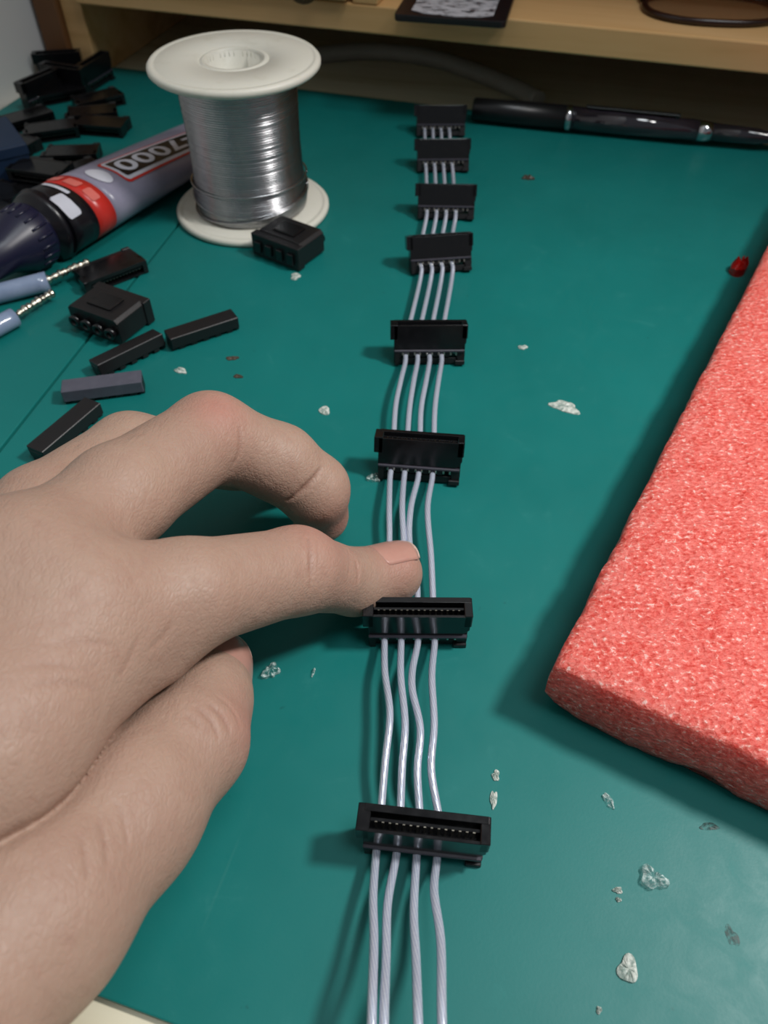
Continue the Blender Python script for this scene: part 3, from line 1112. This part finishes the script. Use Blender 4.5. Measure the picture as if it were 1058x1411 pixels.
PY = -0.58
wrap_patch(rrect(3.35, 9.9, PY - 0.72, PY + 0.78, 0.2), 'red_outline', M['tube_red'], body, 0.025)
wrap_patch(rrect(3.45, 9.8, PY - 0.64, PY + 0.70, 0.18), 'white_outline', M['tube_white'], body, 0.032)
wrap_patch(rrect(3.60, 9.65, PY - 0.50, PY + 0.57, 0.10), 'black_plate', M['tube_black'], body, 0.039)
wrap_patch([(2.76 + 0.36 * math.cos(a), -0.48 + 0.56 * math.sin(a)) for a in [2 * math.pi * k / 28 for k in range(28)]], 'white_oval', M['tube_white'], body, 0.03)
for (y0, y1) in ((-1.30, -0.85), (-0.62, 0.02), (0.22, 0.85)):
    wrap_patch(rrect(1.38, 1.80, y0, y1, 0.08), 'pale_mark', M['tube_pale_red'], tube, 0.035)
wrap_patch(rrect(0.80, 0.98, -0.75, 0.45, 0.05), 'pale_mark', M['tube_white'], tube, 0.035)
wrap_patch(rrect(0.03, 0.66, -1.40, -0.62, 0.10), 'white_panel', M['tube_white'], tube, 0.045)

fc_ = bpy.data.curves.new('lettering', 'FONT')
fc_.body = 'B-7000'
fc_.size = 1.25
fc_.offset = 0.03
fc_.space_character = 1.08
tmp = bpy.data.objects.new('lettering', fc_)
col.objects.link(tmp)
bpy.context.view_layer.update()
tme = bpy.data.meshes.new_from_object(tmp.evaluated_get(bpy.context.evaluated_depsgraph_get()))
bpy.data.objects.remove(tmp)
bm = bmesh.new(); bm.from_mesh(tme)
bmesh.ops.triangulate(bm, faces=bm.faces)
bmesh.ops.subdivide_edges(bm, edges=bm.edges, cuts=1)
xs = [v.co.x for v in bm.verts]; ys = [v.co.y for v in bm.verts]
for v in bm.verts:      # upside down for the sitter: reads towards the cap
    tx = (v.co.x - min(xs)) / (max(xs) - min(xs)); ty = (v.co.y - min(ys)) / (max(ys) - min(ys))
    p = ts(9.45 - tx * 5.7, PY + 0.44 - ty * 0.82, 0.05)
    v.co = p * S
bm.to_mesh(tme); bm.free()
link('lettering', tme, M['tube_white'], body)
# shoulder, neck and ribbed conical cap
sh = MB().lathe([(0.0001, 0.1), (1.36, 0.1), (1.25, -0.25), (0.7, -0.45), (0.7, -0.7), (0.0001, -0.7)], 40, close=False)
sh.xform(Matrix.Translation((0, 0, 1.14)) @ Matrix.Rotation(math.pi / 2, 4, 'Y'))
sh.build('shoulder', M['tube_black'], tube)
cp = MB()
prof = [(0.0001, -0.50), (1.10, -0.50), (1.14, -0.62), (1.10, -1.35), (0.72, -2.1), (0.62, -3.0), (0.45, -3.15), (0.0001, -3.15)]
cp.lathe(prof, 40, close=False)
for k in range(20):
    a = 2 * math.pi * k / 20
    cp.tube([(1.13 * math.cos(a), 1.13 * math.sin(a), -0.65), (1.10 * math.cos(a), 1.10 * math.sin(a), -1.3)], 0.05, 6)
cp.xform(Matrix.Translation((0, 0, 1.16)) @ Matrix.Rotation(math.pi / 2, 4, 'Y'))
cp.build('cap', M['cap_navy'], tube)

# ------------------------------------------------------------------ stripped cable ends
def stripped(p0, p1, p2, r, lab):
    root = empty('stripped_cable', (p1.x, p1.y, 0))
    o_ = Vector((p1.x, p1.y, 0))
    d = (p1 - p0).normalized()
    far = p0 - d * 6
    MB().tube(spline([far - o_, p0 - o_, p1 - o_], 0.3), r, 14).build('insulation', M['blueins'], root)
    pts = spline([p1 - o_ - d * 0.2, p1 - o_ + (p2 - p1) * 0.5 + Vector((0, 0, 0.03)), p2 - o_], 0.06)
    rs = [0.13 + 0.03 * math.sin(i * 1.9) + 0.02 * math.sin(i * 0.7) for i in range(len(pts))]
    MB().tube(pts, rs, 8).build('tinned_strands', M['tinned'], root)
    tag(root, lab, 'cable')
stripped(at(0, 404, 0.36), at(66, 387, 0.42), at(122, 361, 0.45), 0.34, 'pale blue stripped cable whose tinned end reaches under the glue tube cap')
stripped(at(0, 448, 0.34), at(20, 437, 0.34), at(72, 404, 0.30), 0.32, 'pale blue stripped cable whose bright tinned end lies free on the green mat')

# ------------------------------------------------------------------ loose connector parts
def make_block(name):
    """loose four way power plug: body, four sockets, side latch"""
    r = empty(name, (0, 0, 0))
    b = MB()
    b.prism([(-1.05, 0.12), (-0.93, 0.0), (0.93, 0.0), (1.05, 0.12), (1.05, 0.82), (0.93, 0.94), (-0.93, 0.94), (-1.05, 0.82)], -0.85, 0.45, 0.02)
    b.box(-1.10, 1.10, 0.40, 0.75, 0.04, 0.90, 0.02)
    b.build('body', M['black2'], r)
    for k in range(4):
        x = -0.76 + k * 0.506
        s_ = MB().lathe([(0.11, -0.02), (0.19, -0.02), (0.20, 0.2), (0.11, 0.2)], 14)
        s_.xform(Matrix.Translation((x, -0.85, 0.46)) @ Matrix.Rotation(math.pi / 2, 4, 'X'))
        s_.build('socket', M['black'], r)
        MB().box(x - 0.14, x + 0.14, 0.74, 0.86, 0.25, 0.66, 0.02).build('collar', M['black'], r)
    MB().box(-0.5, 0.5, -0.5, 0.2, 0.93, 1.02, 0.02).build('latch', M['black'], r)
    return r


def make_bar(name):
    """loose clamp strip: bar with wire grooves and end hooks"""
    r = empty(name, (0, 0, 0))
    b = MB()
    b.box(-1.18, 1.18, -0.30, 0.30, 0.12, 0.52, 0.02)
    b.build('strip', M['black2'], r)
    for k in range(5):
        MB().box(-0.95 + k * 0.42, -0.73 + k * 0.42, -0.26, 0.26, 0.0, 0.14, 0.02).build('rib', M['black2'], r)
    for s_ in (-1, 1):
        MB().box(s_ * 1.12 - 0.07, s_ * 1.12 + 0.07, -0.22, 0.22, 0.0, 0.40, 0.02).build('hook', M['black2'], r)
    return r


bar0 = make_bar('clamp_strip')
blk0 = make_block('power_plug')
loose0 = empty('drive_connector', (0, 0, 0))
lo = copy_tree(proto, loose0)
lo.location = (0, 0, 0); lo.rotation_euler = (0, 0, 0)
del lo['label']
lo.name = 'housing'
used = set()


def put(src, px, py, deg, label, cat='connector', group=None, tilt=(0, 0), z=0.0):
    o = src if src.name not in used else copy_tree(src)
    used.add(src.name)
    p = at(px, py, z)
    o.location = p * S
    o.rotation_euler = (math.radians(tilt[0]), math.radians(tilt[1]), math.radians(deg))
    tag(o, label, cat, group)
    return o


put(bar0, 281, 464, 31, 'black clamp strip lying alone on the mat between plug and fingers')
put(bar0, 181, 497, 44, 'black clamp strip leaning against the loose four-way plug', tilt=(-10, 0))
gb = put(bar0, 146, 543, 12, 'clamp strip coloured grey for its lit top, beside the ring finger')
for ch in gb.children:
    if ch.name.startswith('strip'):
        ch.data = ch.data.copy(); ch.data.materials.clear(); ch.data.materials.append(M['lit_grey'])
put(bar0, 96, 602, 62, 'dark clamp strip partly hidden behind the ring finger')
put(blk0, 160, 446, -28, 'black four-way plug with sockets, lying by the mat joint')
put(blk0, 398, 351, 146, 'black four-way plug leaning at the foot of the solder spool')
pile = [(70, 172, 20, 0, (90, 0)), (105, 205, 4, 0, (88, 0)), (34, 190, -30, 0, (92, 0)), (128, 132, 35, 0, (90, 0)), (62, 142, 60, 0, (0, 0)),
        (96, 128, -20, 0, (0, 0)), (128, 150, 14, 0, (90, 0)), (78, 122, 30, 0, (90, 0)), (40, 222, 12, 0, (90, 0)), (92, 232, 40, 0, (90, 0)), (58, 252, 24, 0, (90, 0)), (20, 300, 50, 0, (90, 0)), (140, 362, 40, 0, (90, 0)), (88, 108, 10, 0, (0, 0)), (28, 158, 40, 0, (90, 0)), (136, 118, 70, 0, (0, 0)), (12, 278, 10, 0, (90, 0)), (70, 226, -16, 0.6, (90, 0)), (150, 165, -10, 0, (90, 0)), (30, 262, -35, 0, (90, 0))]
for i, (px, py, dg, zz, tl) in enumerate(pile):
    alone = (px, py) == (140, 362)
    put(loose0, px, py, dg, 'loose black drive connector lying below the red band of the glue tube' if alone else ('loose black drive connector lying on its side in the heap between glue tube and wall' if tl[0] else 'loose black drive connector standing slot-up in the heap between glue tube and wall'),
        group=None if alone else ('connectors on their side in the heap' if tl[0] else 'upright connectors in the heap'), tilt=tl, z=(0.27 if tl[0] else 0.0) + zz)

# navy box by the wall
nb_ = empty('small_box', at(0, 252, 0))
b = MB().box(-2.2, 0.9, -1.4, 1.4, 0, 1.3, 0.08, 2); b.build('box_body', M['navy_box'], nb_)
MB().box(-2.25, 0.95, -1.45, 1.45, 1.2, 1.7, 0.08, 2).build('lid', M['navy_box'], nb_)
nb_.rotation_euler.z = math.radians(-58)
tag(nb_, 'dark navy blue box beside the heap of loose connectors', 'box')

# ------------------------------------------------------------------ pen on the far edge of the mat
pA = at(652, 150, 0.55); pB = at(1110, 195, 0.55)
pdir = pB - pA
pen = empty('ballpoint_pen', (pA.x, pA.y, 0.0), math.atan2(pdir.y, pdir.x))
tag(pen, 'black ballpoint pen with chrome rings at the far edge of the mat', 'pen')
PL = pdir.length


def turned(prof, name, mat, parent, n=28):
    b = MB().lathe([(max(r, 0.0001), x) for x, r in prof], n, close=False)
    b.xform(Matrix.Translation((0, 0, 0.55)) @ Matrix.Rotation(math.pi / 2, 4, 'Y'))
    return b.build(name, mat, parent)


turned([(0, 0), (0.0, 0.45), (0.1, 0.5), (4.35, 0.55), (4.4, 0)], 'grip', M['pen_black'], pen)
turned([(4.38, 0), (4.38, 0.56), (4.62, 0.56), (4.62, 0)], 'ring', M['chrome'], pen)
turned([(4.60, 0), (4.60, 0.53), (10.3, 0.47), (10.35, 0)], 'barrel', M['pen_barrel'], pen)
turned([(10.3, 0), (10.3, 0.46), (10.9, 0.42), (10.95, 0)], 'ring', M['chrome'], pen)
turned([(10.9, 0), (10.9, 0.40), (12.9, 0.34), (13.8, 0.16), (PL, 0.05), (PL, 0)], 'tip_cone', M['pen_barrel'], pen)
cl = MB()
cl.box(5.2, 9.4, -0.12, 0.12, 1.10, 1.18, 0.02)
cl.box(9.2, 9.4, -0.12, 0.12, 0.95, 1.15, 0.02)
cl.build('clip', M['pen_black'], pen)

# ------------------------------------------------------------------ grey cable under the shelf
hp = [at(330, 92, 0.25), at(430, 76, 0.25), at(510, 70, 0.25), at(590, 78, 0.25), at(660, 100, 0.25), at(712, 122, 0.25), at(742, 138, 0.25)]
hz = [Vector((p.x, p.y, ZD + 0.42)) for p in hp]
ho = MB().tube(spline(hz, 0.3), 0.42, 16).build('grey_cable', M['hose'])
tag(ho, 'thick grey cable curving over the desk in the gap below the shelf', 'cable')

# ------------------------------------------------------------------ things on the shelf board
ZS = SZ + 1.15
pk = empty('printed_packet', at(622, 27, ZS), math.radians(-12))
tag(pk, 'small black packet with a white printed label lying on the pine shelf', 'packet')
b = MB()
b.prism(rrect(-2.4, 2.4, -0.75, 4.2, 0.25), 0.0, 0.28, 0.05, axis='z')
b.build('pouch', M['packet_black'], pk)
MB().prism([(-1.75, -0.1), (-1.2, -0.42), (0.2, -0.58), (1.3, -0.42), (1.8, -0.1), (1.8, 3.6), (-1.75, 3.6)], 0.27, 0.30, axis='z').build('printed_label', M['packet_print'], pk)

gl = empty('eyeglasses', at(985, 30, ZS), math.radians(-8))
tag(gl, 'dark rimmed eyeglasses lying on the pine shelf', 'eyeglasses')
def lens_outline(cx_, w_, h_):
    return [(cx_ + w_ * math.copysign(abs(math.cos(a)) ** 0.85, math.cos(a)), 1.3 + h_ * math.copysign(abs(math.sin(a)) ** 0.85, math.sin(a))) for a in [2 * math.pi * k / 48 for k in range(48)]]
for cx_ in (0.0, 6.6):
    ol = lens_outline(cx_, 2.9, 2.0)
    MB().tube([(x, y, 0.16) for x, y in ol + ol[:2]], 0.14, 8, cap=False).build('rim', M['dark_rim'], gl)
    MB().prism(ol, 0.13, 0.2, axis='z').build('lens', M['lens'], gl)
MB().tube(spline([(2.75, 1.6, 0.16), (3.3, 2.0, 0.4), (3.85, 1.6, 0.16)], 0.1), 0.14, 8).build('bridge', M['dark_rim'], gl)
for cx_ in (-2.9, 9.5):
    MB().tube(spline([(cx_, 2.0, 0.2), (cx_, 5.0, 0.35), (cx_ + 0.1, 9.5, 0.3)], 0.4), 0.15, 8).build('temple', M['dark_rim'], gl)

# ------------------------------------------------------------------ scraps and dried glue on the mat
def flake(px, py, w_, h_, deg, mat, name, label, cat='scrap', seed=0, t=0.03, ragged=0.25):
    rg = random.Random(seed)
    p = at(px, py)
    r = empty(name, p, math.radians(deg))
    n = 28
    amp = [rg.uniform(0.3, 0.8), rg.uniform(0.2, 0.7), rg.uniform(0.1, 0.5)] + [rg.uniform(0, 6.3) for _ in range(3)]
    pts = []
    for k in range(n):
        a = 2 * math.pi * k / n
        q = 1 + ragged * (amp[0] * math.sin(2 * a + amp[3]) + amp[1] * math.sin(3 * a + amp[4]) + amp[2] * math.sin(5 * a + amp[5]))
        pts.append((w_ / 2 * math.cos(a) * q, h_ / 2 * math.sin(a) * q))
    b = MB(); bm = b.bm
    top = [bm.verts.new((x, y, t * rg.uniform(0.6, 1.0))) for x, y in pts]
    ins = [bm.verts.new((x * 0.55, y * 0.55, t * rg.uniform(0.9, 2.0))) for x, y in pts]
    bot = [bm.verts.new((x * 1.04, y * 1.04, -0.003)) for x, y in pts]
    ctr = bm.verts.new((0, 0, t * 1.4))
    for k in range(n):
        k2 = (k + 1) % n
        bm.faces.new((bot[k], bot[k2], top[k2], top[k]))
        bm.faces.new((top[k], top[k2], ins[k2], ins[k]))
        bm.faces.new((ins[k], ins[k2], ctr))
    bm.faces.new(bot[::-1])
    o = b.build(name, mat)
    o.location = p * S
    o.rotation_euler.z = math.radians(deg)
    bpy.data.objects.remove(r)
    tag(o, label, cat)
    return o


flake(778, 561, 0.80, 0.52, -28, M['flake'], 'glue_flake', 'fish shaped pale glue flake on the open mat between cable and foam', seed=1)
flake(865, 1336, 0.34, 0.42, 20, M['flake'], 'glue_flake', 'pale grey round glue blob on the bare mat in front of the foam', seed=2, t=0.05)
flake(898, 1212, 0.44, 0.40, 30, M['clear'], 'clear_scrap', 'curled clear plastic scrap on the mat in front of the foam', seed=3, t=0.12, ragged=0.45)
flake(838, 1104, 0.14, 0.36, 25, M['clear'], 'clear_scrap', 'narrow clear plastic sliver by the foam shadow', seed=4, t=0.05)
flake(683, 1069, 0.15, 0.22, 0, M['flake'], 'glue_flake', 'small white glue speck above the white streak beside the open-slot connector', seed=5)
flake(680, 1102, 0.12, 0.40, -8, M['flake'], 'glue_streak', 'thin white glue streak beside the open-slot connector', seed=6)
flake(374, 926, 0.34, 0.34, 10, M['clear'], 'clear_scrap', 'crumpled clear plastic scrap beside the thumb nail', seed=7, t=0.12, ragged=0.5)
flake(432, 927, 0.06, 0.22, -15, M['clear'], 'clear_scrap', 'tiny clear sliver between the thumb nail and the wires', seed=8, t=0.05)
flake(447, 566, 0.36, 0.34, 40, M['flake'], 'glue_flake', 'small pale glue flake on the mat past the middle finger knuckle', seed=9)
flake(516, 660, 0.28, 0.34, 10, M['clear'], 'clear_scrap', 'clear plastic shred at the foot of the third connector', seed=10, t=0.10, ragged=0.5)
flake(727, 246, 0.46, 0.30, 0, M['resin'], 'resin_crumb', 'brown resin crumb on the far part of the mat', seed=11, t=0.08)
flake(720, 479, 0.28, 0.22, 0, M['flake'], 'glue_flake', 'tiny pale glue flake on the mat beyond the fish shaped one', seed=12)
flake(407, 381, 0.34, 0.42, 0, M['flake'], 'glue_flake', 'pale glue flake beside the plug at the spool', seed=13)
flake(249, 511, 0.40, 0.26, -35, M['flake'], 'glue_flake', 'pale elongated glue flake between clamp strip and knuckle', seed=14)
flake(320, 494, 0.34, 0.22, 0, M['resin'], 'resin_crumb', 'tan resin crumb beside the lone clamp strip, farther from the fingers', seed=15)
flake(328, 519, 0.28, 0.18, 0, M['resin'], 'resin_crumb', 'tan resin crumb close to the middle finger knuckle', seed=16)
flake(851, 1227, 0.15, 0.13, 0, M['flake'], 'glue_flake', 'small pale glue dot next to the curled clear scrap', seed=17)
flake(852, 1240, 0.10, 0.08, 0, M['flake'], 'glue_flake', 'tiniest pale glue dot next to the curled clear scrap', seed=21)
flake(977, 1139, 0.34, 0.16, 0, M['smudge'], 'smudge', 'dark gritty smudge on the mat at the foam shadow edge', cat='stain', seed=18, t=0.012)
flake(1008, 1290, 0.22, 0.32, 0, M['smudge'], 'smudge', 'dark smudge on the mat near the pale glue blob', cat='stain', seed=19, t=0.006)
flake(825, 1392, 0.10, 0.10, 0, M['flake'], 'glue_flake', 'tan glue dot on the mat by the desk edge', seed=20)
rp = flake(1016, 374, 0.75, 0.6, 20, M['redplastic'], 'red_scrap', 'small red plastic piece in the shadow of the foam', seed=22, t=0.3)
